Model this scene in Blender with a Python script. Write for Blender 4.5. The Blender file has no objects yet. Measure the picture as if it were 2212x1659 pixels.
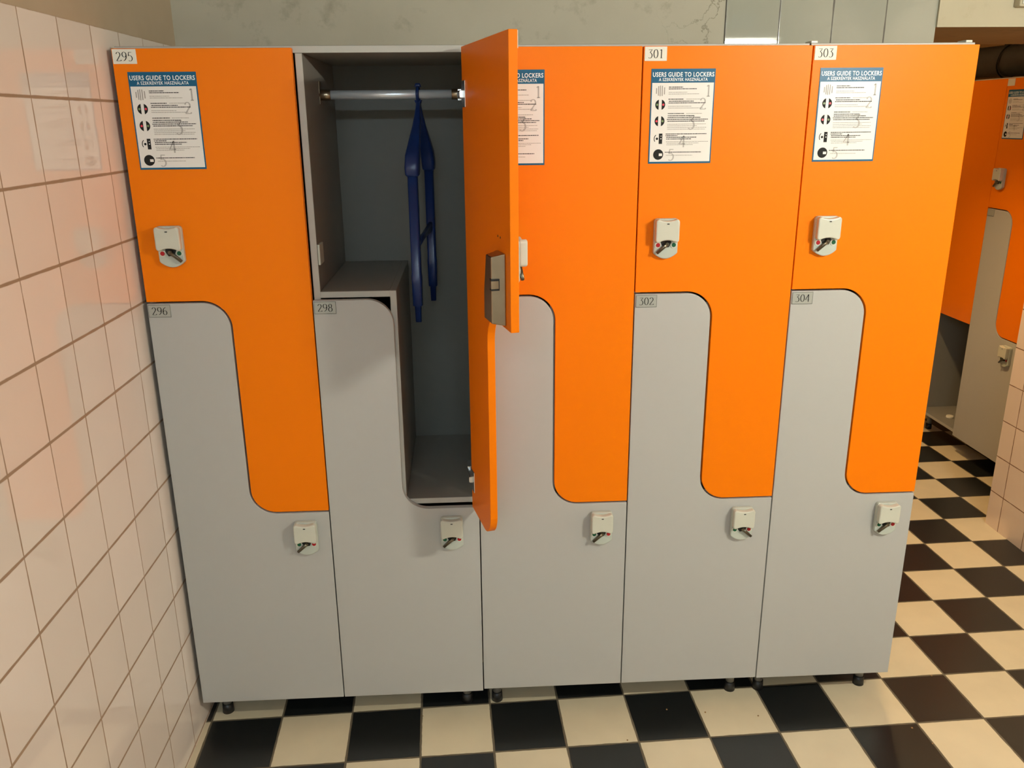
import bpy, bmesh, math, random
from mathutils import Vector, Matrix

random.seed(7)
SC = bpy.context.scene
COL = SC.collection
PI = math.pi

# ------------------------------------------------------------------ camera
cam_data = bpy.data.cameras.new('camera')
cam_data.sensor_fit = 'HORIZONTAL'
cam_data.sensor_width = 36.0
cam_data.lens = 36.0 * 1815.08 / 2212.0
cam_data.clip_start = 0.05
cam = bpy.data.objects.new('camera', cam_data)
COL.objects.link(cam)
RX, RY, RZ = -0.304546, 0.009214, -0.053281
rot = (Matrix.Rotation(RZ, 4, 'Z') @ Matrix.Rotation(RX, 4, 'X') @ Matrix.Rotation(RY, 4, 'Y')
       @ Matrix.Rotation(PI / 2, 4, 'X'))
cam.matrix_world = Matrix.Translation((0.78043, -2.05664, 1.67045)) @ rot
SC.camera = cam

# ------------------------------------------------------------------ world, exposure
world = bpy.data.worlds.new('world')
SC.world = world
world.use_nodes = True
world.node_tree.nodes['Background'].inputs[0].default_value = (0.4, 0.42, 0.42, 1)
world.node_tree.nodes['Background'].inputs[1].default_value = 0.02
SC.view_settings.view_transform = 'Standard'
SC.view_settings.look = 'None'
SC.view_settings.exposure = 0.0
SC.view_settings.gamma = 1.0
SC.view_settings.use_curve_mapping = False

# ------------------------------------------------------------------ lamps of the room
CEIL = 2.42
LAMPS = [  # fluorescent tubes: x, y, z, length, axis angle, emission strength of the tube, colour
    ('near', 2.285, -1.60, 2.064, 0.29, 0.0, 1280.0, (1.0, 0.99, 0.86)),
    ('rear', 0.60, -3.0, 2.34, 1.15, 0.0, 90.0, (0.80, 1.0, 1.15)),
    ('back', 2.10, 2.45, 2.25, 0.6, PI / 2, 75.0, (1.0, 0.62, 0.28)),
]


# ------------------------------------------------------------------ helpers: tags and objects
def tag(o, label=None, cat=None, group=None, kind=None):
    if label: o['label'] = label
    if cat: o['category'] = cat
    if group: o['group'] = group
    if kind: o['kind'] = kind
    return o


def empty(name, loc=(0, 0, 0), rz=0.0):
    o = bpy.data.objects.new(name, None)
    o.empty_display_size = 0.1
    o.location = loc
    o.rotation_euler = (0, 0, rz)
    COL.objects.link(o)
    return o


def finish(name, bm, mats, parent=None, bevel=0.0, seg=2, smooth=False, angle=40):
    me = bpy.data.meshes.new(name)
    bm.normal_update()
    bm.to_mesh(me)
    bm.free()
    if not isinstance(mats, (list, tuple)): mats = [mats]
    for m in mats: me.materials.append(m)
    o = bpy.data.objects.new(name, me)
    COL.objects.link(o)
    if parent: o.parent = parent
    if bevel > 0:
        b = o.modifiers.new('bevel', 'BEVEL')
        b.width = bevel
        b.segments = seg
        b.limit_method = 'ANGLE'
        b.angle_limit = math.radians(angle)
        b.harden_normals = False
    if smooth:
        for p in me.polygons: p.use_smooth = True
    return o


def add_box(bm, x0, x1, y0, y1, z0, z1, mi=0, mat=None):
    vs = [bm.verts.new((x, y, z)) for x in (x0, x1) for y in (y0, y1) for z in (z0, z1)]
    fs = [(0, 1, 3, 2), (4, 6, 7, 5), (0, 4, 5, 1), (2, 3, 7, 6), (0, 2, 6, 4), (1, 5, 7, 3)]
    for f in fs:
        fc = bm.faces.new([vs[i] for i in f])
        fc.material_index = mi
    if mat is not None: bmesh.ops.transform(bm, matrix=mat, verts=vs)
    return vs


def add_prism(bm, pts, y0, y1, mi=0):
    """pts: outline in x,z (any winding); extruded from y0 (front) to y1."""
    a = sum(pts[i][0] * pts[(i + 1) % len(pts)][1] - pts[(i + 1) % len(pts)][0] * pts[i][1] for i in range(len(pts)))
    if a < 0: pts = pts[::-1]
    f = [bm.verts.new((x, y0, z)) for x, z in pts]
    b = [bm.verts.new((x, y1, z)) for x, z in pts]
    n = len(pts)
    fa = bm.faces.new(f); fa.material_index = mi
    fb = bm.faces.new(b[::-1]); fb.material_index = mi
    for i in range(n):
        j = (i + 1) % n
        q = bm.faces.new((f[j], f[i], b[i], b[j])); q.material_index = mi
    return f + b


def add_cyl(bm, p0, p1, r0, r1=None, n=20, mi=0, caps=True):
    if r1 is None: r1 = r0
    p0, p1 = Vector(p0), Vector(p1)
    d = (p1 - p0).normalized()
    up = Vector((0, 0, 1)) if abs(d.z) < 0.9 else Vector((1, 0, 0))
    u = d.cross(up).normalized(); v = d.cross(u).normalized()
    A = [bm.verts.new(p0 + (u * math.cos(2 * PI * i / n) + v * math.sin(2 * PI * i / n)) * r0) for i in range(n)]
    B = [bm.verts.new(p1 + (u * math.cos(2 * PI * i / n) + v * math.sin(2 * PI * i / n)) * r1) for i in range(n)]
    for i in range(n):
        j = (i + 1) % n
        f = bm.faces.new((A[i], A[j], B[j], B[i])); f.material_index = mi; f.smooth = True
    if caps:
        f = bm.faces.new(A[::-1]); f.material_index = mi
        f = bm.faces.new(B); f.material_index = mi
    return A + B


def add_tube(bm, pts, rad, n=10, mi=0):
    """round tube along points, rad a number or a list"""
    pts = [Vector(p) for p in pts]
    rads = rad if isinstance(rad, (list, tuple)) else [rad] * len(pts)
    rings = []
    ref = None
    for i, p in enumerate(pts):
        d = (pts[min(i + 1, len(pts) - 1)] - pts[max(i - 1, 0)]).normalized()
        if ref is None:
            ref = Vector((0, 0, 1)) if abs(d.z) < 0.9 else Vector((1, 0, 0))
        u = d.cross(ref).normalized(); v = d.cross(u).normalized()
        ref = -v if False else u.cross(d)
        rings.append([bm.verts.new(p + (u * math.cos(2 * PI * k / n) + v * math.sin(2 * PI * k / n)) * rads[i]) for k in range(n)])
    for a, b in zip(rings, rings[1:]):
        for k in range(n):
            j = (k + 1) % n
            f = bm.faces.new((a[k], a[j], b[j], b[k])); f.material_index = mi; f.smooth = True
    f = bm.faces.new(rings[0][::-1]); f.material_index = mi
    f = bm.faces.new(rings[-1]); f.material_index = mi
    bmesh.ops.recalc_face_normals(bm, faces=bm.faces[:])


def add_loft(bm, secs, mi=0):
    """secs: list of (centre, axis_a, half_a, axis_b, half_b): rounded rectangle sections"""
    rings = []
    for c, a, ha, b, hb in secs:
        c, a, b = Vector(c), Vector(a).normalized(), Vector(b).normalized()
        ring = []
        for k in range(16):
            t = 2 * PI * (k + 0.5) / 16
            ct, st = math.cos(t), math.sin(t)
            e = 0.45
            ring.append(bm.verts.new(c + a * ha * math.copysign(abs(ct) ** e, ct) + b * hb * math.copysign(abs(st) ** e, st)))
        rings.append(ring)
    for r, s in zip(rings, rings[1:]):
        for k in range(16):
            j = (k + 1) % 16
            f = bm.faces.new((r[k], r[j], s[j], s[k])); f.material_index = mi; f.smooth = True
    bm.faces.new(rings[0][::-1]).material_index = mi
    bm.faces.new(rings[-1]).material_index = mi
    bmesh.ops.recalc_face_normals(bm, faces=bm.faces[:])


# ------------------------------------------------------------------ materials
MATS = {}


def new_mat(name):
    m = bpy.data.materials.new(name)
    m.use_nodes = True
    MATS[name] = m
    return m, m.node_tree, m.node_tree.nodes['Principled BSDF']


def lin(r, g, b):
    f = lambda c: ((c / 255 + 0.055) / 1.055) ** 2.4 if c > 10 else c / 255 / 12.92
    return (f(r), f(g), f(b), 1.0)


def surf(name, rgb, rough=0.5, metal=0.0, var=0.04, scale=40.0, bump=0.0, bscale=300.0, coat=0.0, spec=0.5, emit=None):
    """plain procedural surface: a little noise in colour and (optionally) bump"""
    m, nt, b = new_mat(name)
    N, L = nt.nodes, nt.links
    tc = N.new('ShaderNodeTexCoord')
    nz = N.new('ShaderNodeTexNoise'); nz.inputs['Scale'].default_value = scale; nz.inputs['Detail'].default_value = 4
    L.new(tc.outputs['Object'], nz.inputs['Vector'])
    rp = N.new('ShaderNodeMapRange')
    rp.inputs[3].default_value = 1 - var; rp.inputs[4].default_value = 1 + var
    L.new(nz.outputs[0], rp.inputs[0])
    vm = N.new('ShaderNodeVectorMath'); vm.operation = 'SCALE'
    vm.inputs[0].default_value = rgb[:3]
    L.new(rp.outputs[0], vm.inputs['Scale'])
    L.new(vm.outputs[0], b.inputs['Base Color'])
    b.inputs['Roughness'].default_value = rough
    b.inputs['Metallic'].default_value = metal
    b.inputs['Specular IOR Level'].default_value = spec
    if coat: b.inputs['Coat Weight'].default_value = coat; b.inputs['Coat Roughness'].default_value = 0.12
    if bump:
        n2 = N.new('ShaderNodeTexNoise'); n2.inputs['Scale'].default_value = bscale; n2.inputs['Detail'].default_value = 3
        L.new(tc.outputs['Object'], n2.inputs['Vector'])
        bp = N.new('ShaderNodeBump'); bp.inputs['Strength'].default_value = bump; bp.inputs['Distance'].default_value = 0.002
        L.new(n2.outputs[0], bp.inputs['Height']); L.new(bp.outputs[0], b.inputs['Normal'])
    if emit:
        b.inputs['Emission Color'].default_value = emit[0]; b.inputs['Emission Strength'].default_value = emit[1]
    return m


def mth(nt, op, a, b=None, c=None):
    n = nt.nodes.new('ShaderNodeMath'); n.operation = op
    for i, v in enumerate((a, b, c)):
        if v is None: continue
        if isinstance(v, (int, float)): n.inputs[i].default_value = v
        else: nt.links.new(v, n.inputs[i])
    return n.outputs[0]


def mixc(nt, fac, a, b):
    n = nt.nodes.new('ShaderNodeMix'); n.data_type = 'RGBA'
    for idx, v in ((0, fac), (6, a), (7, b)):
        if isinstance(v, (int, float)): n.inputs[idx].default_value = v
        elif isinstance(v, tuple): n.inputs[idx].default_value = v
        else: nt.links.new(v, n.inputs[idx])
    return n.outputs[2]


def grid_material(name, axis_u, axis_v, u0, v0, su, sv, groutw, tile_a, tile_b, grout, rough=0.12,
                  angle=0.0, checker=False, tile_var=0.03, bump=0.35, mott=0.04, wavy=0.004, plaster_above=None, groutv=None):
    """square tiles laid on a plane, in world metres (objects stand at the origin)"""
    m, nt, b = new_mat(name)
    N, L = nt.nodes, nt.links
    tc = N.new('ShaderNodeTexCoord')
    sp = N.new('ShaderNodeSeparateXYZ'); L.new(tc.outputs['Object'], sp.inputs[0])
    U, V = sp.outputs[axis_u], sp.outputs[axis_v]
    du, dv = mth(nt, 'SUBTRACT', U, u0), mth(nt, 'SUBTRACT', V, v0)
    c, s = math.cos(angle), math.sin(angle)
    pu = mth(nt, 'ADD', mth(nt, 'MULTIPLY', du, c / su), mth(nt, 'MULTIPLY', dv, s / su))
    pv = mth(nt, 'ADD', mth(nt, 'MULTIPLY', du, -s / sv), mth(nt, 'MULTIPLY', dv, c / sv))
    iu, iv = mth(nt, 'FLOOR', pu), mth(nt, 'FLOOR', pv)
    fu, fv = mth(nt, 'SUBTRACT', pu, iu), mth(nt, 'SUBTRACT', pv, iv)
    eu = mth(nt, 'MULTIPLY', mth(nt, 'MINIMUM', fu, mth(nt, 'SUBTRACT', 1.0, fu)), su)
    ev = mth(nt, 'MULTIPLY', mth(nt, 'MINIMUM', fv, mth(nt, 'SUBTRACT', 1.0, fv)), sv)
    gw2 = groutv or groutw
    nz = N.new('ShaderNodeTexNoise'); nz.inputs['Scale'].default_value = 25; nz.inputs['Detail'].default_value = 3
    L.new(tc.outputs['Object'], nz.inputs['Vector'])
    wob = mth(nt, 'MULTIPLY', mth(nt, 'SUBTRACT', nz.outputs[0], 0.5), groutw * 0.7)
    def line(e, w):
        mr = N.new('ShaderNodeMapRange'); mr.interpolation_type = 'SMOOTHSTEP'
        L.new(mth(nt, 'ADD', e, wob), mr.inputs[0])
        mr.inputs[1].default_value = w * 0.35; mr.inputs[2].default_value = w * 0.65
        mr.inputs[3].default_value = 1.0; mr.inputs[4].default_value = 0.0
        return mr.outputs[0]
    g = mth(nt, 'MAXIMUM', line(eu, groutw), line(ev, gw2))
    cid = N.new('ShaderNodeCombineXYZ'); L.new(iu, cid.inputs[0]); L.new(iv, cid.inputs[1])
    wn = N.new('ShaderNodeTexWhiteNoise'); L.new(cid.outputs[0], wn.inputs[0])
    if checker:
        par = mth(nt, 'FLOORED_MODULO', mth(nt, 'ADD', iu, iv), 2.0)
        base = mixc(nt, par, tile_a, tile_b)
    else:
        base = mixc(nt, wn.outputs[0], tile_a, tile_b)
    n3 = N.new('ShaderNodeTexNoise'); n3.inputs['Scale'].default_value = 9; n3.inputs['Detail'].default_value = 6
    L.new(tc.outputs['Object'], n3.inputs['Vector'])
    f = mth(nt, 'ADD', mth(nt, 'ADD', 1.0 - tile_var - mott, mth(nt, 'MULTIPLY', wn.outputs[0], 2 * tile_var)),
            mth(nt, 'MULTIPLY', n3.outputs[0], 2 * mott))
    vm = N.new('ShaderNodeVectorMath'); vm.operation = 'SCALE'
    L.new(base, vm.inputs[0]); L.new(f, vm.inputs['Scale'])
    col = mixc(nt, g, vm.outputs[0], grout)
    rg = mth(nt, 'ADD', mth(nt, 'MULTIPLY', g, 0.6), rough)
    ht = mth(nt, 'SUBTRACT', mth(nt, 'MULTIPLY', n3.outputs[0], wavy * 8), g)
    if plaster_above is not None:
        zc, pc = plaster_above
        up = mth(nt, 'GREATER_THAN', mth(nt, 'ADD', sp.outputs[2], mth(nt, 'MULTIPLY', wob, 1.2)), zc)
        n4 = N.new('ShaderNodeTexNoise'); n4.inputs['Scale'].default_value = 5; n4.inputs['Detail'].default_value = 8
        L.new(tc.outputs['Object'], n4.inputs['Vector'])
        pcol = mixc(nt, n4.outputs[0], (pc[0] * 0.8, pc[1] * 0.78, pc[2] * 0.72, 1), (pc[0] * 1.2, pc[1] * 1.2, pc[2] * 1.2, 1))
        col = mixc(nt, up, col, pcol)
        rg = mth(nt, 'MAXIMUM', rg, mth(nt, 'MULTIPLY', up, 0.85))
        ht = mth(nt, 'ADD', mth(nt, 'MULTIPLY', mth(nt, 'SUBTRACT', 1.0, up), ht), mth(nt, 'MULTIPLY', up, n4.outputs[0]))
    L.new(col, b.inputs['Base Color'])
    L.new(rg, b.inputs['Roughness'])
    b.inputs['Specular IOR Level'].default_value = 0.7
    bp = N.new('ShaderNodeBump'); bp.inputs['Strength'].default_value = bump; bp.inputs['Distance'].default_value = 0.0012
    L.new(ht, bp.inputs['Height']); L.new(bp.outputs[0], b.inputs['Normal'])
    return m


def plaster(name, ca, cb, stain, stain_amt=0.35, scale=4.0, crack=0.0):
    m, nt, b = new_mat(name)
    N, L = nt.nodes, nt.links
    tc = N.new('ShaderNodeTexCoord')
    n1 = N.new('ShaderNodeTexNoise'); n1.inputs['Scale'].default_value = scale; n1.inputs['Detail'].default_value = 8
    L.new(tc.outputs['Object'], n1.inputs['Vector'])
    col = mixc(nt, n1.outputs[0], ca, cb)
    n2 = N.new('ShaderNodeTexNoise'); n2.inputs['Scale'].default_value = scale * 3.2; n2.inputs['Detail'].default_value = 10
    n2.inputs['Roughness'].default_value = 0.65
    L.new(tc.outputs['Object'], n2.inputs['Vector'])
    mr = N.new('ShaderNodeMapRange'); L.new(n2.outputs[0], mr.inputs[0])
    mr.inputs[1].default_value = 0.56; mr.inputs[2].default_value = 0.72
    mr.inputs[3].default_value = 0; mr.inputs[4].default_value = stain_amt
    col = mixc(nt, mr.outputs[0], col, stain)
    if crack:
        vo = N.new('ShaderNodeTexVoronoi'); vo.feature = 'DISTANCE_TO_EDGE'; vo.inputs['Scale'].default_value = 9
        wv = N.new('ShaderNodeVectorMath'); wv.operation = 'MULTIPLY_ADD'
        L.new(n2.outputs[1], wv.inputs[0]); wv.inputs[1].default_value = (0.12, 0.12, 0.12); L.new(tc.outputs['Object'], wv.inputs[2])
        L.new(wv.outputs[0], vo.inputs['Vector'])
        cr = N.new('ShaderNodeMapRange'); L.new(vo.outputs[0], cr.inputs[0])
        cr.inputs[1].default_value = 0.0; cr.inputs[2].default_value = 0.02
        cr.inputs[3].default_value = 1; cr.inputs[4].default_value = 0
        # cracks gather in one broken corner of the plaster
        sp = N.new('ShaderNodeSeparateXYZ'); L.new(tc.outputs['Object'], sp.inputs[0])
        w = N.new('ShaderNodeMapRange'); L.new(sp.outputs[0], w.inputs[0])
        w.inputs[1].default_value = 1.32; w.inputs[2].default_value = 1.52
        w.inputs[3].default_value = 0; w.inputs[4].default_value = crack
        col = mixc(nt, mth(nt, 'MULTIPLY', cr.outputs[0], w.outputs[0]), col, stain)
    L.new(col, b.inputs['Base Color'])
    b.inputs['Roughness'].default_value = 0.85
    bp = N.new('ShaderNodeBump'); bp.inputs['Strength'].default_value = 0.4; bp.inputs['Distance'].default_value = 0.003
    L.new(n2.outputs[0], bp.inputs['Height']); L.new(bp.outputs[0], b.inputs['Normal'])
    return m


M_ORANGE = surf('orange_laminate', (0.95, 0.212, 0.001), rough=0.40, var=0.015, bump=0.02, bscale=700, spec=0.14)
M_EDGE_ORANGE = surf('orange_edge_band', (0.95, 0.16, 0.003), rough=0.4, var=0.01)
M_WHITE = surf('white_laminate', lin(184, 183, 178), rough=0.38, var=0.015, bump=0.03, bscale=700)
M_CARCASS = surf('shaded_board', lin(142, 139, 130), rough=0.5, var=0.03, bump=0.03, bscale=500)  # white board, darkened in colour for the shade inside the lockers
M_CARC_EDGE = surf('lit_board_edge', lin(186, 184, 174), rough=0.5, var=0.02)  # same board in a lighter tone, as its front edges catch the light
M_CARC_BACK = surf('shaded_back_board', lin(114, 112, 104), rough=0.6, var=0.04)  # back board painted darker still for the shade deep in the locker
M_CHROME = surf('chrome', (0.94, 0.97, 1.0, 1), rough=0.26, metal=1.0, var=0.01)
M_STEEL = surf('worn_steel', (0.40, 0.31, 0.21, 1), rough=0.33, metal=1.0, var=0.12, scale=30)
M_STEEL_DARK = surf('dark_steel', (0.10, 0.09, 0.085, 1), rough=0.4, metal=0.8, var=0.1)
M_RAIL = surf('satin_rail', (0.92, 0.96, 1.0, 1), rough=0.3, metal=0.5, var=0.01)
M_BLACK = surf('black_plastic', (0.012, 0.012, 0.012, 1), rough=0.4, var=0.1)
M_DARK = surf('dark_recess', (0.02, 0.018, 0.014, 1), rough=0.8)
M_LOCK = surf('lock_grey_plastic', lin(206, 206, 190), rough=0.35, var=0.02)
M_LOCK_BASE = surf('lock_base_plastic', lin(190, 196, 184), rough=0.35, var=0.02)
M_RED = surf('red_button', (0.42, 0.004, 0.012, 1), rough=0.3)
M_GREEN = surf('green_button', (0.0, 0.09, 0.035, 1), rough=0.3)
M_LEG = surf('leg_grey_metal', (0.30, 0.29, 0.26, 1), rough=0.4, metal=0.3)
M_KEY = surf('key_metal', (0.16, 0.14, 0.10, 1), rough=0.3, metal=0.9)
M_BLUE = surf('blue_plastic', (0.006, 0.024, 0.12, 1), rough=0.32, var=0.05)
M_PLATE_W = surf('white_number_plate', lin(232, 228, 214), rough=0.5, spec=0.3)
M_PLATE_G = surf('grey_number_plate', lin(176, 178, 170), rough=0.3, metal=0.2)
M_INK = surf('black_ink', (0.015, 0.014, 0.013, 1), rough=0.6, spec=0.2)
M_INK_SOFT = surf('grey_ink', lin(158, 150, 142), rough=0.5)
M_INK_PALE = surf('pale_grey_ink', lin(182, 177, 171), rough=0.5)
M_TEAL = surf('teal_print', lin(14, 92, 128), rough=0.35, var=0.02, spec=0.3)
M_PAPER = surf('white_print', lin(238, 234, 228), rough=0.25, var=0.01)
M_PRINT_W = surf('white_lettering', lin(240, 244, 244), rough=0.3)
M_PRINT_RED = surf('red_print', lin(226, 60, 80), rough=0.3)
M_PRINT_GREEN = surf('green_print', lin(118, 140, 90), rough=0.3)
M_DUCT = surf('duct_foil', (0.10, 0.095, 0.085, 1), rough=0.35, metal=0.6, var=0.25, scale=12)
M_LAMP_BODY = surf('lamp_housing', lin(225, 222, 214), rough=0.5)

FLX, FLY, FLT, FLA = 1.83574, 0.09284, 0.2036, 0.029716
M_FLOOR = grid_material('checker_floor', 0, 1, FLX, FLY, FLT, FLT, 0.0055, lin(28, 30, 30), lin(224, 209, 177), lin(104, 92, 72),
                        rough=0.30, angle=FLA, checker=True, tile_var=0.03, bump=0.25, mott=0.10)
WT = 0.1557
M_TILE_L = grid_material('wall_tile_left', 1, 2, -0.37496, 1.8747 - 12 * WT, WT, WT, 0.0034, lin(238, 226, 215), lin(242, 230, 220), lin(168, 140, 114),
                         rough=0.035, tile_var=0.02, bump=0.25, mott=0.02, wavy=0.001, plaster_above=(1.8725, lin(186, 170, 146)), groutv=0.0062)
M_TILE_R = grid_material('wall_tile_right', 1, 2, 1.0085, -0.003, WT, WT * 1.005, 0.0036, lin(238, 214, 192), lin(242, 218, 196), lin(130, 86, 52),
                         rough=0.16, tile_var=0.02, bump=0.3, mott=0.03, wavy=0.01)
M_TILE_B = grid_material('wall_tile_back', 0, 2, 1.536, 1.72, WT, WT * 2.2, 0.0042, lin(158, 159, 146), lin(168, 168, 152), lin(84, 78, 66),
                         rough=0.02, tile_var=0.03, bump=0.04, mott=0.03, wavy=0.0)
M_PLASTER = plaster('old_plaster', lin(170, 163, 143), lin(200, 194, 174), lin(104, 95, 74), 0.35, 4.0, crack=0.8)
M_CREAM = plaster('cream_plaster', lin(188, 178, 150), lin(200, 190, 164), lin(150, 128, 92), 0.2, 5.0)
M_CEIL = plaster('ceiling_plaster', lin(170, 160, 140), lin(180, 172, 152), lin(130, 120, 100), 0.1, 3.0)
M_PALE = plaster('pale_paint', lin(196, 206, 208), lin(206, 214, 216), lin(160, 166, 166), 0.1, 3.0)
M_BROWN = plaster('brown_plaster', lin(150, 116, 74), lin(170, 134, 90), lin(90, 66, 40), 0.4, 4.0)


def struct(name, bm, m, bevel=0.0):
    o = finish(name, bm, m, None, bevel)
    o['kind'] = 'structure'
    return o


# ------------------------------------------------------------------ room shell
XW, XP, XE = -0.012, 2.981, 3.80
YB0, YB1, YF, YE = 0.505, 1.095, -3.7, 4.2
bm = bmesh.new(); add_box(bm, XW - 0.25, XE + 0.2, YF - 0.2, YE + 0.2, -0.1, 0.0); struct('floor', bm, M_FLOOR)
bm = bmesh.new(); add_box(bm, XW - 0.25, XE + 0.2, YF - 0.2, YE + 0.2, CEIL, CEIL + 0.1); struct('ceiling', bm, M_CEIL)
bm = bmesh.new(); add_box(bm, XW - 0.2, XW, YF, YB0, 0.0, CEIL); struct('wall_left', bm, M_TILE_L)
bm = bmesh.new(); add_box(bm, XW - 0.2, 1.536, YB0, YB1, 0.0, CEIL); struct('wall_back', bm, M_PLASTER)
bm = bmesh.new(); add_box(bm, 1.536, 2.154, YB0 - 0.004, YB1, 0.0, CEIL); struct('wall_back_tiled', bm, M_TILE_B)
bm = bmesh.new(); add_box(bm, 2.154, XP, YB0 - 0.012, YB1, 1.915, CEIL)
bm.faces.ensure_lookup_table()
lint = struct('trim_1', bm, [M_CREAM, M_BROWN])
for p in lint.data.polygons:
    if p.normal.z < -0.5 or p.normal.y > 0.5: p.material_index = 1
bm = bmesh.new(); add_box(bm, XP, XP + 0.16, YF, YB1, 0.0, CEIL); struct('wall_right', bm, M_TILE_R)
bm = bmesh.new(); add_box(bm, XE, XE + 0.1, YF, YE, 0.0, CEIL); struct('wall_right_back_room', bm, M_BROWN)
bm = bmesh.new(); add_box(bm, XW - 0.2, XE + 0.1, YF - 0.1, YF, 0.0, CEIL); struct('wall_front', bm, M_PALE)
bm = bmesh.new(); add_box(bm, XW - 0.2, XE + 0.1, YE, YE + 0.1, 0.0, CEIL); struct('wall_far_back', bm, M_BROWN)
bm = bmesh.new(); add_box(bm, 1.3, 1.4, YB1, YE, 0.0, CEIL); struct('wall_left_back_room', bm, M_BROWN)

# ------------------------------------------------------------------ lamp housings
lamp_text = {'near': ('short fluorescent lamp hanging low in front of the lockers, near the tiled wall', 1),
             'rear': ('long fluorescent lamp on the ceiling behind the camera', 1),
             'back': ('fluorescent lamp in the back room over the passage to the far lockers', 1)}
for nm, x, y, z, ln, az, watts, c in LAMPS:
    r = empty('ceiling_lamp', (x, y, z), az)
    tag(r, lamp_text[nm][0], 'lamp')
    bm = bmesh.new(); add_box(bm, -ln / 2 - 0.03, ln / 2 + 0.03, -0.05, 0.05, 0.0, 0.045); finish('housing', bm, M_LAMP_BODY, r, 0.006)
    bm = bmesh.new(); TR = 0.011 if nm == 'near' else 0.018
    add_cyl(bm, (-ln / 2, 0, -0.022), (ln / 2, 0, -0.022), TR, n=16)
    finish('tube', bm, surf('lamp_tube_' + nm, (0.9, 0.9, 0.9), rough=0.4, emit=((c[0], c[1], c[2], 1), watts)), r)
    if CEIL - z - 0.045 > 0.002:
        for sx in (-1, 1):
            bm = bmesh.new(); add_cyl(bm, (sx * ln * 0.35, 0, 0.045), (sx * ln * 0.35, 0, CEIL - z), 0.005, n=10)
            finish('hanging_rod', bm, M_STEEL, r)

# shaded pendant of the passage behind the lockers: its shade cuts the light off sideways
PX, PY, PZ = 2.42, 1.34, 2.10
r = empty('pendant_lamp', (PX, PY, PZ))
tag(r, 'round shaded pendant lamp over the passage to the far lockers', 'lamp')
bm = bmesh.new()
prof = [(0.100, -0.10), (0.096, 0.02), (0.070, 0.065), (0.02, 0.08), (0.02, 0.074), (0.066, 0.060), (0.091, 0.017), (0.095, -0.10)]
rings = [[bm.verts.new((pr * math.cos(2 * PI * k / 32), pr * math.sin(2 * PI * k / 32), pz)) for k in range(32)] for pr, pz in prof]
for i in range(len(rings)):
    a, b = rings[i], rings[(i + 1) % len(rings)]
    for k in range(32):
        j = (k + 1) % 32
        f = bm.faces.new((a[k], a[j], b[j], b[k])); f.smooth = True
bmesh.ops.recalc_face_normals(bm, faces=bm.faces[:])
finish('lamp_shade', bm, surf('enamel_shade', (0.08, 0.09, 0.08), rough=0.5), r)
bm = bmesh.new(); bmesh.ops.create_uvsphere(bm, u_segments=20, v_segments=12, radius=0.035)
finish('bulb', bm, surf('warm_bulb', (0.9, 0.9, 0.9), rough=0.4, emit=((1.0, 0.66, 0.30, 1), 1500.0)), r, smooth=True)
bm = bmesh.new(); add_cyl(bm, (0, 0, 0.030), (0, 0, CEIL - PZ), 0.006, n=10); finish('cord', bm, M_BLACK, r)

# ------------------------------------------------------------------ drawn numerals (thick and thin pen strokes)
def arc(cx, cy, rx, ry, a0, a1, n=18):
    return [(cx + rx * math.cos(math.radians(a0 + (a1 - a0) * i / n)), cy + ry * math.sin(math.radians(a0 + (a1 - a0) * i / n))) for i in range(n + 1)]


GLYPH = {
    '0': [arc(0.3, 0.5, 0.24, 0.47, 0, 360, 36)],
    '1': [[(0.3, 0.0), (0.3, 0.97)], [(0.3, 0.97), (0.14, 0.86)], [(0.16, 0.02), (0.44, 0.02)]],
    '2': [arc(0.29, 0.72, 0.21, 0.25, 165, -25, 18) + [(0.07, 0.04)], [(0.06, 0.04), (0.54, 0.04)], [(0.54, 0.04), (0.56, 0.14)]],
    '3': [[(0.08, 0.95), (0.50, 0.95), (0.26, 0.62)] + arc(0.25, 0.31, 0.25, 0.30, 80, -130, 20)],
    '4': [[(0.42, 0.97), (0.03, 0.28), (0.56, 0.28)], [(0.42, 0.0), (0.42, 0.97)]],
    '5': [[(0.5, 0.95), (0.17, 0.95), (0.13, 0.56)] + arc(0.26, 0.31, 0.25, 0.30, 105, -130, 22)],
    '6': [arc(0.48, 0.42, 0.40, 0.54, 95, 175, 12) + arc(0.3, 0.29, 0.22, 0.27, 170, 530, 30)],
    '7': [[(0.06, 0.95), (0.54, 0.95), (0.22, 0.0)], [(0.06, 0.95), (0.06, 0.84)]],
    '8': [arc(0.3, 0.74, 0.17, 0.23, 0, 360, 28), arc(0.3, 0.27, 0.22, 0.27, 0, 360, 30)],
    '9': [arc(0.12, 0.58, 0.40, 0.54, -85, -5, 12) + arc(0.3, 0.71, 0.22, 0.27, -10, 350, 30)],
}


def add_stroke(bm, pts, thin, thick, y):
    n = len(pts)
    L_, R_ = [], []
    for i, (x, z) in enumerate(pts):
        a = pts[max(i - 1, 0)]; b = pts[min(i + 1, n - 1)]
        dx, dz = b[0] - a[0], b[1] - a[1]
        ln = math.hypot(dx, dz) or 1e-9
        w = 0.5 * (thin + (thick - thin) * abs(dz / ln) ** 1.6)
        nx, nz = -dz / ln, dx / ln
        L_.append(bm.verts.new((x + nx * w, y, z + nz * w)))
        R_.append(bm.verts.new((x - nx * w, y, z - nz * w)))
    for i in range(n - 1):
        bm.faces.new((L_[i], R_[i], R_[i + 1], L_[i + 1]))


def add_number(bm, text, cx, cz, h, y, thin=0.035, thick=0.105):
    w = h * 0.66
    x0 = cx - w * len(text) / 2
    for k, ch in enumerate(text):
        for st in GLYPH[ch]:
            pts = [(x0 + k * w + (px + 0.03) * h, cz - h / 2 + pz * h) for px, pz in st]
            add_stroke(bm, pts, thin * h, thick * h, y)


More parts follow.
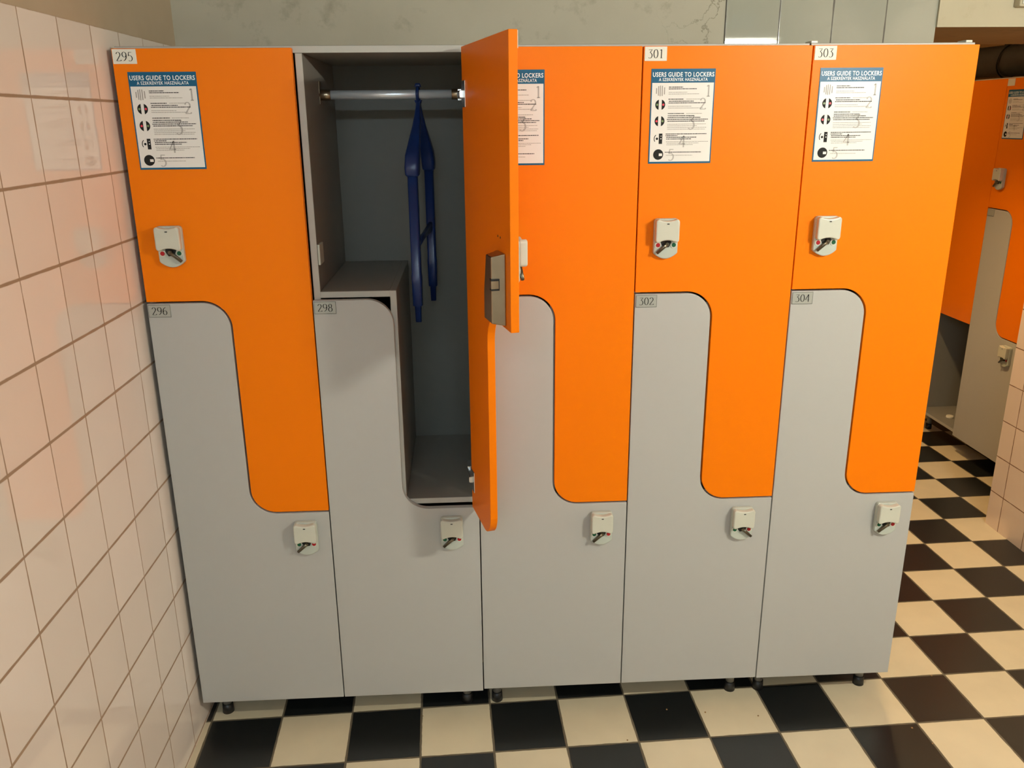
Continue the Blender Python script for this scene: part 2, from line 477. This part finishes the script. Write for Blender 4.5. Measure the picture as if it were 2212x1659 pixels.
def text_mesh(name, body, size, cx, cz, y, mat, parent, offset=0.0, sx=1.0):
    cu = bpy.data.curves.new(name, 'FONT')
    cu.body = body; cu.size = size; cu.align_x = 'CENTER'; cu.align_y = 'CENTER'
    cu.offset = offset; cu.space_character = 1.10; cu.resolution_u = 3; cu.fill_mode = 'FRONT'
    tmp = bpy.data.objects.new(name + '_tmp', cu)
    COL.objects.link(tmp)
    bpy.context.view_layer.update()
    me = bpy.data.meshes.new_from_object(tmp.evaluated_get(bpy.context.evaluated_depsgraph_get()))
    bpy.data.objects.remove(tmp); bpy.data.curves.remove(cu)
    me.transform(Matrix.Translation((cx, y, cz)) @ Matrix.Rotation(PI / 2, 4, 'X') @ Matrix.Diagonal((sx, 1, 1, 1)))
    me.materials.clear(); me.materials.append(mat)
    me.name = name
    o = bpy.data.objects.new(name, me); COL.objects.link(o); o.parent = parent
    return o


# ------------------------------------------------------------------ lock
def outline_cover(w, h):
    """block with softly concave top and bottom edges and round corners; centre top at z 0"""
    p = []
    hw, r = w / 2, 0.007
    for i in range(9):
        t = -1 + 2 * i / 8
        p.append((t * (hw - r), -0.0045 * (1 - t * t)))
    for a in (60, 30, 0): p.append((hw - r + r * math.cos(math.radians(a)), -r + r * math.sin(math.radians(a))))
    for a in (0, -30, -60): p.append((hw - r + r * math.cos(math.radians(a)), -h + r + r * math.sin(math.radians(a))))
    for i in range(9):
        t = 1 - 2 * i / 8
        p.append((t * (hw - r), -h + 0.0055 * (1 - t * t)))
    for a in (-120, -150, -180): p.append((-hw + r + r * math.cos(math.radians(a)), -h + r + r * math.sin(math.radians(a))))
    for a in (180, 150, 120): p.append((-hw + r + r * math.cos(math.radians(a)), -r + r * math.sin(math.radians(a))))
    return p


def outline_base(w, h):
    hw, r = w / 2, 0.008
    p = []
    for a in (180, 150, 120, 90): p.append((-hw + r + r * math.cos(math.radians(a)), -r + r * math.sin(math.radians(a))))
    for a in (90, 60, 30, 0): p.append((hw - r + r * math.cos(math.radians(a)), -r + r * math.sin(math.radians(a))))
    for i in range(13):
        t = 1 - 2 * i / 12
        p.append((t * hw, -h + 0.014 * (t * t)))
    return p


def make_lock(parent, loc, red_left=True, key_dir=-1, label=None, rz=0.0):
    r = empty('lock', loc, rz)
    r.parent = parent
    bm = bmesh.new(); add_prism(bm, outline_base(0.060, 0.098), -0.014, 0.0)
    finish('lock_base', bm, M_LOCK_BASE, r, 0.003, 3)
    bm = bmesh.new(); add_prism(bm, [(x, z - 0.0005) for x, z in outline_cover(0.058, 0.056)], -0.031, -0.013)
    finish('lock_cover', bm, M_LOCK, r, 0.0035, 3)
    bm = bmesh.new(); add_box(bm, -0.0028, 0.0028, -0.0316, -0.029, -0.0125, -0.0102); 
    # recess below the cover, round the key
    finish('lock_slot', bm, M_BLACK, r)
    bm = bmesh.new()
    add_prism(bm, [(-0.011, -0.050), (0.011, -0.050), (0.013, -0.058), (0.008, -0.069), (-0.006, -0.071), (-0.013, -0.060)], -0.0148, -0.0135)
    finish('lock_recess', bm, M_DARK, r)
    for sx, m, nm in ((-1, M_RED if red_left else M_GREEN, 0), (1, M_GREEN if red_left else M_RED, 0)):
        bm = bmesh.new()
        add_cyl(bm, (sx * 0.0195, -0.0138, -0.0640), (sx * 0.0195, -0.0155, -0.0640), 0.0082, n=20, mi=0)
        add_cyl(bm, (sx * 0.0195, -0.0150, -0.0640), (sx * 0.0195, -0.0165, -0.0640), 0.0055, 0.005, n=20, mi=1)
        b = finish('lock_button', bm, [M_LOCK, m], r)
        b['label'] = 'red button' if m is M_RED else 'green button'
    bm = bmesh.new()
    add_cyl(bm, (0.001, -0.012, -0.061), (0.001, -0.026, -0.061), 0.0055, 0.0045, n=16)
    e = Vector((0.024 * key_dir, 0, -0.022)); p = Vector((0.001, -0.021, -0.061))
    d = e.normalized(); nrm = Vector((-d.z, 0, d.x))
    secs = []
    for t, hw in ((0.0, 0.0045), (0.35, 0.0038), (1.0, 0.0034)):
        secs.append((p + e * t, nrm, hw, (0, 1, 0), 0.0055 - 0.002 * t))
    add_loft(bm, secs)
    finish('lock_key', bm, M_KEY, r)
    return r


# ------------------------------------------------------------------ guide sign printed sheet
SIGN_LINES = [
    (0.190, .28, .50, 'b'), (0.208, .28, .72, 'b'), (0.243, .28, .57, 'l'), (0.261, .28, .76, 'l'),
    (0.315, .28, .52, 'b'), (0.315, .56, .80, 'l'), (0.337, .29, .68, 'b'), (0.355, .28, .87, 'b'), (0.390, .28, .65, 'l'), (0.408, .28, .83, 'l'),
    (0.465, .28, .54, 'b'), (0.465, .57, .82, 'l'), (0.489, .28, .70, 'b'), (0.508, .28, .80, 'b'), (0.527, .27, .92, 'b'), (0.546, .28, .87, 'b'),
    (0.578, .28, .89, 'l'), (0.596, .28, .75, 'l'), (0.614, .28, .90, 'l'), (0.632, .28, .88, 'l'),
    (0.682, .26, .91, 'b'), (0.700, .26, .45, 'b'), (0.718, .27, .75, 'b'), (0.736, .27, .67, 'b'),
    (0.765, .27, .94, 'l'), (0.781, .28, .79, 'l'), (0.798, .28, .70, 'l'),
    (0.878, .26, .84, 'b'), (0.912, .28, .70, 'l')]


def ngon(bm, cx, cz, r, y, mi, a0=0, a1=360, n=28, clip=None):
    pts = []
    for i in range(n):
        a = math.radians(a0 + (a1 - a0) * i / (n if a1 - a0 >= 360 else n - 1))
        x, z = r * math.cos(a), r * math.sin(a)
        if clip: x = max(clip[0], min(clip[1], x))
        pts.append((cx + x, y, cz + z))
    vs = [bm.verts.new(p) for p in pts]
    f = bm.faces.new(vs); f.material_index = mi
    return f


def rect(bm, x0, x1, z0, z1, y, mi=0):
    vs = [bm.verts.new(p) for p in ((x0, y, z0), (x1, y, z0), (x1, y, z1), (x0, y, z1))]
    f = bm.faces.new(vs); f.material_index = mi


def make_sign(parent, x0, ztop, y, w=0.151, h=0.213, rz=0.0, loc=None, detail=True, seed=1):
    """printed guide sheet glued to a door; x0, ztop its top left corner"""
    rnd = random.Random(seed)
    r = empty('guide_sign', loc or (x0, y, ztop), rz)
    r.parent = parent
    bm = bmesh.new(); add_box(bm, 0, w, -0.0012, 0, -h, 0)
    finish('sign_sheet', bm, M_TEAL, r)
    bm = bmesh.new(); rect(bm, 0.018 * w, 0.982 * w, -0.980 * h, -0.145 * h, -0.0015)
    finish('sign_panel', bm, M_PAPER, r)
    text_mesh('sign_title', 'USERS GUIDE TO LOCKERS', 0.0137, w * 0.5, -0.062 * h, -0.0016, M_PRINT_W, r, offset=0.00028, sx=0.80)
    text_mesh('sign_subtitle', 'A SZEKR\u00c9NYEK HASZN\u00c1LATA', 0.0098, w * 0.5, -0.113 * h, -0.0016, M_PRINT_W, r, offset=0.00015, sx=0.80)
    # small print, too small to read: worn rows of ink
    bm = bmesh.new()
    for v, a, b, k in SIGN_LINES:
        x = a * w
        hh = 0.0018 if k == 'b' else 0.0012
        while x < b * w:
            l = rnd.uniform(0.0012, 0.0046)
            rect(bm, x, min(x + l, b * w), -v * h - hh / 2, -v * h + hh / 2, -0.0017, 0 if k == 'b' else 1)
            x += l + rnd.uniform(0.0004, 0.0009)
    finish('sign_small_print', bm, [M_INK, M_INK_SOFT], r)
    bm = bmesh.new()
    for ch, u, v, sz in (('1', .905, .228, .026), ('2', .825, .365, .026), ('3', .66, .56, .032), ('4', .53, .762, .027), ('5', .36, .905, .027)):
        add_number(bm, ch, u * w, -v * h, sz, -0.0016, 0.07, 0.13)
    finish('sign_numerals', bm, M_INK_PALE, r)
    R0 = 0.0118
    for k, v in enumerate((.228, .372, .545, .732, .902)):
        cx, cz, yy = .155 * w, -v * h, -0.0017
        bm = bmesh.new()
        if k == 0:
            for s in (-0.85, -0.45, -0.1, 0.3, 0.75):
                hz = R0 * math.sqrt(1 - s * s)
                rect(bm, cx + s * R0 - 0.0011, cx + s * R0 + 0.0011, cz - hz, cz + hz, yy, 1)
        elif k in (1, 2):
            ngon(bm, cx, cz, R0, yy, 0, 100, 260, clip=(-R0, -0.0035))
            ngon(bm, cx, cz, R0, yy, 0, -80, 80, clip=(0.0035, R0))
            rect(bm, cx - 0.0025, cx + 0.0025, cz - R0, cz + R0, yy, 3)
            ngon(bm, cx - 0.0072, cz, 0.0026, yy - 0.0002, 4 if k == 1 else 2, n=14)
            ngon(bm, cx + 0.0072, cz, 0.0026, yy - 0.0002, 2 if k == 1 else 4, n=14)
        elif k == 3:
            rect(bm, cx, cx + 0.0082, cz - R0, cz + R0, yy, 0)
            ngon(bm, cx - 0.0045, cz, 0.0028, yy, 0, n=14)
            add_stroke(bm, [(cx + x, cz + z) for x, z in arc(0, 0, R0 * .95, R0 * .95, 130, 215, 10)], 0.0014, 0.0018, yy)
            ngon(bm, cx + 0.005, cz, 0.0014, yy - 0.0002, 3, n=10)
            ngon(bm, cx + 0.005, cz + 0.006, 0.0011, yy - 0.0002, 3, n=10)
        else:
            ngon(bm, cx, cz, R0 * 1.03, yy, 0)
            rect(bm, cx + 0.0015, cx + 0.0095, cz - 0.0035, cz + 0.0025, yy - 0.0002, 3)
        finish('sign_icon', bm, [M_INK, M_INK_SOFT, M_PRINT_RED, M_PAPER, M_PRINT_GREEN], r)
    # faces of flat print look towards -y
    for o in r.children:
        me = o.data
        b2 = bmesh.new(); b2.from_mesh(me)
        if o.name.split('.')[0] != 'sign_sheet':
            for f in b2.faces:
                if f.normal.y > 0: f.normal_flip()
        b2.to_mesh(me); b2.free()
    return r


def make_plate(parent, text, x, ztop, y, white=True, w=0.052, h=0.031, rz=0.0, loc=None):
    r = empty('number_plate', loc or (x, y, ztop), rz)
    r.parent = parent
    bm = bmesh.new(); add_box(bm, 0, w, -0.0015, 0, -h, 0)
    finish('plate_backing', bm, M_PLATE_W if white else M_PLATE_G, r, 0.0004, 1)
    if not white:
        bm = bmesh.new()
        t = 0.0009
        for a in ((0.0004, w - 0.0004, -t, -0.0003), (0.0004, w - 0.0004, -h + 0.0003, -h + t), (0.0004, t, -h, 0), (w - t, w - 0.0004, -h, 0)):
            rect(bm, a[0], a[1], a[2], a[3], -0.0018)
        finish('plate_border', bm, M_INK, r)
    if text:
        bm = bmesh.new(); add_number(bm, text, w * 0.5, -h * 0.5, 0.0195, -0.0019)
        finish('plate_digits', bm, M_INK, r)
    return r


# ------------------------------------------------------------------ locker cabinet
ZT, ZM, ZL, ZB = 1.830, 1.2526, 0.681, 0.0975
UW, SX, RR, G = 0.4, 0.1985, 0.066, 0.0024
DT = 0.018       # door thickness
DEPTH = 0.50


def arcz(cx, cz, r, a0, a1, n=14):
    return [(cx + r * math.cos(math.radians(a0 + (a1 - a0) * i / n)), cz + r * math.sin(math.radians(a0 + (a1 - a0) * i / n))) for i in range(n + 1)]


def s_curve(g):
    """dividing line between the two doors, moved by g towards the upper one, from left edge to right edge"""
    p = [(0.0, ZM + g)]
    p += arcz(SX - RR, ZM - RR, RR + g, 90, 0)
    p += arcz(SX + RR, ZL + RR, RR - g, 180, 270)
    p += [(UW, ZL + g)]
    return p


def upper_outline(straight=False):
    if straight:
        return [(G * .6, ZL + G), (UW - G * .6, ZL + G), (UW - G * .6, ZT), (G * .6, ZT)]
    p = s_curve(G)
    p[0] = (G * .6, ZM + G); p[-1] = (UW - G * .6, ZL + G)
    return p + [(UW - G * .6, ZT), (G * .6, ZT)]


def lower_outline(zb, straight=False):
    if straight:
        return [(G * .6, zb), (UW - G * .6, zb), (UW - G * .6, ZL - G), (G * .6, ZL - G)]
    p = s_curve(-G)
    p[0] = (G * .6, ZM - G); p[-1] = (UW - G * .6, ZL - G)
    return p + [(UW - G * .6, zb), (G * .6, zb)]


def hinge(parent, loc, rz=0.0):
    bm = bmesh.new()
    # cup flange on the door, arm reaching to the side panel
    add_box(bm, -0.0025, 0.0, -0.030, 0.002, -0.029, 0.029)
    add_box(bm, -0.012, -0.002, -0.018, 0.030, -0.009, 0.009)
    add_box(bm, -0.010, -0.004, 0.020, 0.050, -0.014, 0.014)
    o = finish('hinge', bm, M_CHROME, parent, 0.001, 1)
    o.location = loc
    o.rotation_euler = (0, 0, rz)
    return o


def make_door(parent, unit_x, which, mat, zb=ZB, opened=0.0, label=None, hinge_side=1, lean=0.0, straight=False):
    """door of one unit; opened > 0 turns it about its hinge edge"""
    hx = UW if hinge_side > 0 else 0.0
    pts = upper_outline(straight) if which == 'upper' else lower_outline(zb, straight)
    bm = bmesh.new()
    add_prism(bm, [(x - hx, z) for x, z in pts], 0.0, DT)
    d = finish('upper_door' if which == 'upper' else 'lower_door', bm, mat, parent, 0.0012, 2)
    d.location = (unit_x + hx - (0.002 if opened else 0), 0, 0)
    d.rotation_euler = (0, lean, opened)
    if label: d['label'] = label
    return d


def make_cabinet(name, loc, rz, units, label, group=None, legs=(), open_upper=None, open_lower=None, signs=True, zb=ZB, seed=1):
    root = empty(name, loc, rz)
    tag(root, label, 'locker', group)
    W = UW * len(units)
    t = 0.016
    y0, y1 = DT + 0.002, DEPTH
    top = ZT + 0.006
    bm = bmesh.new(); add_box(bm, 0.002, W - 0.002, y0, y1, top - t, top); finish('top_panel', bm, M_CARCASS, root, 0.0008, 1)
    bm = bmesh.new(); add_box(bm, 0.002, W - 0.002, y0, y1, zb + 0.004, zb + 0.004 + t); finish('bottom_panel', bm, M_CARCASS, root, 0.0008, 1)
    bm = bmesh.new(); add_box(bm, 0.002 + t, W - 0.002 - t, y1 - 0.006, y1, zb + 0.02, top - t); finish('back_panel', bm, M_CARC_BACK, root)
    xs = [0.002] + [UW * k + 0.002 for k in range(1, len(units))] + [W - 0.002 - t]
    for x in xs:
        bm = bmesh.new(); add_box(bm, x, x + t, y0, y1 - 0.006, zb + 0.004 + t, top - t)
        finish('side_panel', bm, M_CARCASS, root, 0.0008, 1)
    for k, (nu, nl, keyu, keyl) in enumerate(units):
        ux = UW * k
        xr = (ux + UW + 0.002) if k < len(units) - 1 else (W - 0.002 - t)
        xl = ux + 0.002 + t
        # inner shelves that make the two Z shaped compartments
        zs = ZM
        straight = nu == 'hidden'
        if straight:
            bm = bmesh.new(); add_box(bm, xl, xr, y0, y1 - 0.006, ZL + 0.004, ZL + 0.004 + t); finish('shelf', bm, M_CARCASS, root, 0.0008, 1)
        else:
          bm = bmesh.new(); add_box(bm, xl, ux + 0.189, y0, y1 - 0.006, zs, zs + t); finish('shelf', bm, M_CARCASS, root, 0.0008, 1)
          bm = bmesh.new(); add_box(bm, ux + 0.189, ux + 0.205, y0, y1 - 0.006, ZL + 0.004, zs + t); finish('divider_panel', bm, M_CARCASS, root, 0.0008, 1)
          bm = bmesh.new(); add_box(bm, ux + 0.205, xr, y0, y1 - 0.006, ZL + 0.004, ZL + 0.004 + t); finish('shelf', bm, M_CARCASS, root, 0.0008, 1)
        ou = open_upper and open_upper.get(k)
        ol = open_lower and open_lower.get(k)
        du = make_door(root, ux, 'upper', M_ORANGE, opened=ou or 0.0, straight=straight, label='orange upper door' + (' standing open' if ou else ''))
        dl = make_door(root, ux, 'lower', M_WHITE, zb=zb, opened=-ol if ol else 0.0, hinge_side=-1, straight=straight, label='white lower door')
        if not ou:
            make_lock(root, (ux + 0.070 + (0.010 if nu == '295' else 0), 0, 1.4385), True, keyu)
            if nu != 'hidden': make_plate(root, nu, ux + 0.0035, ZT - 0.0015, 0, True)
            if signs and nu != 'hidden':
                make_sign(root, ux + 0.021 + (0.010 if nu == '295' else 0), 1.7805, 0.0, seed=seed + k)
        else:
            # everything fixed on the open door turns with it about the hinge edge
            R2 = Matrix.Rotation(ou, 3, 'Z')
            piv = Vector((ux + UW - 0.002, 0, 0))
            def q(x, y, z): return tuple(piv + R2 @ Vector((x - UW, y, z)))
            lk = make_lock(root, q(0.070, 0, 1.4385), True, keyu, rz=ou)
            pl = make_plate(root, nu, 0, 0, 0, True, rz=ou, loc=q(0.0035, 0, ZT - 0.0015))
            sg = make_sign(root, 0, 0, 0, rz=ou, loc=q(0.021, 0, 1.7805), seed=seed + k)
            # steel case of the lock on the inner face
            bm = bmesh.new()
            cx = 0.072
            foot = [(cx - 0.036, 1.412), (cx + 0.028, 1.412), (cx + 0.054, 1.335), (cx + 0.056, 1.262), (cx - 0.036, 1.262)]
            f = [bm.verts.new((x - UW, DT, z)) for x, z in foot]
            top_ = [(cx - 0.032, 1.406), (cx + 0.010, 1.406), (cx + 0.030, 1.330), (cx + 0.032, 1.268), (cx - 0.032, 1.268)]
            b = [bm.verts.new((x - UW, DT + 0.030, z)) for x, z in top_]
            bm.faces.new(f); bm.faces.new(b[::-1])
            for i in range(5):
                j = (i + 1) % 5
                bm.faces.new((f[i], f[j], b[j], b[i]))
            bmesh.ops.recalc_face_normals(bm, faces=bm.faces[:])
            case = finish('lock_case', bm, M_STEEL, root, 0.002, 2)
            case.location = piv; case.rotation_euler = (0, 0, ou)
            bm = bmesh.new(); add_box(bm, cx - 0.038 - UW, cx - 0.023 - UW, DT + 0.014, DT + 0.0312, 1.338, 1.362)
            o = finish('lock_bolt_opening', bm, M_BLACK, case)
            bm = bmesh.new(); add_box(bm, cx - 0.0385 - UW, cx - 0.0265 - UW, DT + 0.016, DT + 0.0318, 1.342, 1.358)
            o = finish('lock_bolt', bm, M_STEEL, case)
            bm = bmesh.new()
            for x, z in ((0.075, 1.440), (0.095, 1.441)):
                add_cyl(bm, (x - UW, DT - 0.001, z), (x - UW, DT + 0.0004, z), 0.0026, n=10)
            o = finish('screw_holes', bm, M_DARK, root); o.location = piv; o.rotation_euler = (0, 0, ou)
            for z in (1.728, 0.768):
                bm = bmesh.new()
                # flange on the door, fixed with the door's turn
                add_box(bm, -0.040, -0.004, DT, DT + 0.0025, z - 0.029, z + 0.029)
                o = finish('hinge_flange', bm, M_CHROME, root, 0.001, 1); o.location = piv; o.rotation_euler = (0, 0, ou)
                bm = bmesh.new()
                a = Vector(q(UW - 0.016, DT + 0.004, z)); e = Vector((xr - 0.007, 0.045, z))
                dd = (e - a).normalized(); nn = Vector((-dd.y, dd.x, 0))
                add_loft(bm, [(a, nn, 0.006, (0, 0, 1), 0.0085), (a.lerp(e, .5), nn, 0.006, (0, 0, 1), 0.009), (e, nn, 0.006, (0, 0, 1), 0.010)])
                add_box(bm, xr - 0.012, xr - 0.001, 0.040, 0.085, z - 0.013, z + 0.013)
                finish('hinge_arm', bm, M_CHROME, root, 0.001, 1)
            # hanging rail with its end sockets
            bm = bmesh.new(); add_cyl(bm, (xl + 0.012, 0.235, 1.735), (xr - 0.012, 0.235, 1.735), 0.0112, n=28)
            finish('hanging_rail', bm, M_RAIL, root)
            for x, s in ((xl, 1), (xr, -1)):
                bm = bmesh.new()
                add_cyl(bm, (x, 0.235, 1.735), (x + s * 0.028, 0.235, 1.735), 0.0135, n=20)
                add_box(bm, min(x, x + s * 0.003), max(x, x + s * 0.003), 0.222, 0.248, 1.712, 1.768)
                finish('rail_socket', bm, M_STEEL, root, 0.001, 1)
            bm = bmesh.new(); add_box(bm, xl, xl + 0.006, 0.024, 0.078, 1.334, 1.384)
            finish('strike_plate', bm, M_LOCK, root, 0.0015, 2)
        if not ol:
            kx = {'296': 0.336, '298': 0.324, '300': 0.329, '302': 0.317, '304': 0.322}.get(nl, 0.324)
            make_lock(root, (ux + kx, 0, 0.6575), False, keyl)
            make_plate(root, nl, ux + 0.0035, ZM - 0.0045, 0, False, w=0.0535)
    for lx in legs:
        for ly in (0.083, 0.43):
            bm = bmesh.new()
            add_cyl(bm, (lx, ly, 0.028), (lx, ly, zb + 0.005), 0.0125, n=20, mi=0)
            add_cyl(bm, (lx, ly, 0.0), (lx, ly, 0.030), 0.0165, 0.0150, n=20, mi=1)
            finish('leg', bm, [M_LEG, M_BLACK], root)
    return root


GRP = 'orange and white Z lockers in a row'
A = make_cabinet('locker_cabinet', (0, 0, 0), 0, [('295', '296', 1, -1), ('297', '298', -1, -1)],
                 'double locker cabinet with one orange door standing open, against the left tiled wall',
                 legs=(0.041, 0.751), open_upper={1: math.radians(102.7)}, zb=ZB - 0.003, seed=11)
B = make_cabinet('locker_cabinet', (0.8, 0, 0), 0, [('299', '300', -1, -1), ('301', '302', -1, 1)],
                 'closed double orange and white locker cabinet with number plates 300 to 302',
                 legs=(0.041, 0.753), zb=ZB + 0.003, seed=21)
C_ = make_cabinet('locker_cabinet', (1.6, 0, 0), 0, [('303', '304', -1, -1)],
                  'single orange and white locker cabinet with number plates 303 and 304',
                  legs=(0.041, 0.357), zb=ZB, seed=31)
D_ = make_cabinet('locker_cabinet', (3.262, 2.27, 0), -PI / 2, [('hidden', None, -1, -1), (None, None, -1, -1)],
                  'dim orange and white locker cabinet in the back room with its lower white door open',
                  legs=(0.041, 0.751), open_lower={0: math.radians(95)}, zb=ZB + 0.002, seed=41)
D_.location = (3.262, 2.27, 0)

# front edges get the lit board tone, inner faces keep the painted shade
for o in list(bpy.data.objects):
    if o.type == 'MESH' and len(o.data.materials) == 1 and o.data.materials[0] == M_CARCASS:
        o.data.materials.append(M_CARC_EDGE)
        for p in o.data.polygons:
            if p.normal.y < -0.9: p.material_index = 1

# ------------------------------------------------------------------ blue hanger in the open locker
ang = math.atan2(0.27, 0.030)
H = empty('clothes_hanger', (0.668, 0.235, 1.735), ang)
tag(H, 'blue plastic clothes hanger hanging from the chrome rail inside the open locker', 'hanger')
bm = bmesh.new()
X, Z, Y = (1, 0, 0), (0, 0, 1), (0, 1, 0)
for s in (-1, 1):
    secs = [((0, 0, -0.012), X, 0.006, Y, 0.005), ((s * 0.012, 0, -0.035), X, 0.008, Y, 0.006), ((s * 0.042, 0, -0.075), X, 0.012, Y, 0.010),
            ((s * 0.085, 0, -0.112), X, 0.018, Y, 0.014), ((s * 0.118, 0, -0.145), X, 0.022, Y, 0.018), ((s * 0.134, 0, -0.175), X, 0.020, Y, 0.0185),
            ((s * 0.135, 0, -0.192), X, 0.016, Y, 0.0175), ((s * 0.135, 0, -0.197), X, 0.012, Y, 0.013)]
    add_loft(bm, secs)
finish('shoulders', bm, M_BLUE, H)
bm = bmesh.new()
ring = [(0.0155 * math.cos(t), 0, 0.0005 + 0.0175 * math.sin(t)) for t in [2 * PI * i / 24 for i in range(25)]]
add_tube(bm, ring, 0.0042, n=10)
add_loft(bm, [((0, 0, 0.018), X, 0.007, Y, 0.009), ((0, 0, 0.027), X, 0.005, Y, 0.006)])
add_loft(bm, [((0, 0, -0.014), X, 0.010, Y, 0.010), ((0, 0, -0.024), X, 0.006, Y, 0.006)])
finish('hook', bm, M_BLUE, H)
for s in (-1, 1):
    bm = bmesh.new()
    add_loft(bm, [((s * 0.135, 0, -0.190), X, 0.012, Y, 0.0125), ((s * 0.136, 0, -0.44), X, 0.011, Y, 0.0125), ((s * 0.136, 0, -0.445), X, 0.013, Y, 0.0135),
                  ((s * 0.136, 0, -0.522), X, 0.012, Y, 0.0125), ((s * 0.136, 0, -0.524), X, 0.007, Y, 0.0085), ((s * 0.136, 0, -0.566), X, 0.006, Y, 0.0075)])
    finish('side_bar', bm, M_BLUE, H)
bm = bmesh.new()
add_loft(bm, [((-0.13, 0, -0.372), Z, 0.010, Y, 0.006), ((0, 0, -0.360), Z, 0.008, Y, 0.005), ((0.13, 0, -0.350), Z, 0.013, Y, 0.006)])
finish('cross_bar', bm, M_BLUE, H)

# ------------------------------------------------------------------ duct, shadow line, cable loop and box in the passage
bm = bmesh.new()
n = 150
pts, rr = [], []
for i in range(n + 1):
    y = 1.35 + 2.7 * i / n
    pts.append((3.47, y, 1.925 + 0.006 * math.sin(y * 3)))
    rr.append(0.072 + (0.0022 if i % 2 else -0.0022))
add_tube(bm, pts, rr, n=28)
DUCT = tag(finish('ventilation_duct', bm, M_DUCT, None), 'ribbed grey ventilation duct lying above the dim lockers in the back room', 'duct')
bm = bmesh.new()
pts = [(3.46, 1.35 + 2.6 * i / 20, 2.035 + 0.010 * math.sin(i)) for i in range(21)]
add_tube(bm, pts, 0.009, n=10)  # dark shadow line between ceiling and duct, drawn as a black tube
tag(finish('shadow_line', bm, M_BLACK, None), 'thin black tube drawn as the shadow line above the ribbed ventilation duct', 'shadow line')
bm = bmesh.new()
pts = [(3.47 + 0.080 * math.sin(t), 2.22 + 0.05 * math.cos(t * .5), 1.925 + 0.080 * math.cos(t)) for t in [2 * PI * i / 28 for i in range(29)]]
add_tube(bm, pts, 0.004, n=8)
finish('cable_loop', bm, M_BLACK, DUCT)  # loop of black cable round the duct
r = empty('junction_box', (2.372, YB0 - 0.012, 1.966))
tag(r, 'small cream junction box on the plaster above the passage', 'box')
bm = bmesh.new(); add_box(bm, 0, 0.085, -0.030, 0, 0, 0.085); finish('box_body', bm, M_CREAM, r, 0.004)
bm = bmesh.new(); add_box(bm, 0.006, 0.079, -0.034, -0.029, 0.006, 0.079); finish('box_lid', bm, M_LOCK, r, 0.003)

# clips on top of the right hand cabinet
for x in (0.002, 0.376):
    bm = bmesh.new(); add_box(bm, x, x + 0.016, 0.022, 0.060, ZT + 0.006, ZT + 0.0115)
    finish('top_clip', bm, M_LOCK, C_, 0.001, 1)
# crumbs of dirt on the floor
bm = bmesh.new()
rnd = random.Random(5)
for x, y in ((1.60, -0.045), (1.34, 0.0), (1.45, -0.02), (2.02, -0.125), (2.045, -0.19), (0.86, -0.21), (0.62, 0.02), (1.9, 0.4), (2.2, 0.1), (1.2, -0.12)):
    sz = rnd.uniform(0.0012, 0.0024)
    add_box(bm, x - sz, x + sz, y - sz * .8, y + sz * .8, 0.0001, 0.0001 + sz)
tag(finish('floor_crumbs', bm, M_BROWN, None), 'tiny crumbs of dirt scattered over the checkered floor', 'dirt', kind='stuff')

# small loose parts on the shelf of the far locker
bm = bmesh.new(); add_cyl(bm, (3.36, 2.07, ZB + 0.0225), (3.36, 2.07, ZB + 0.034), 0.020, 0.018, n=20)
tag(finish('plastic_cap', bm, M_PLATE_W, None, 0.002), 'small round white cap lying on the bottom of the open far locker', 'cap')
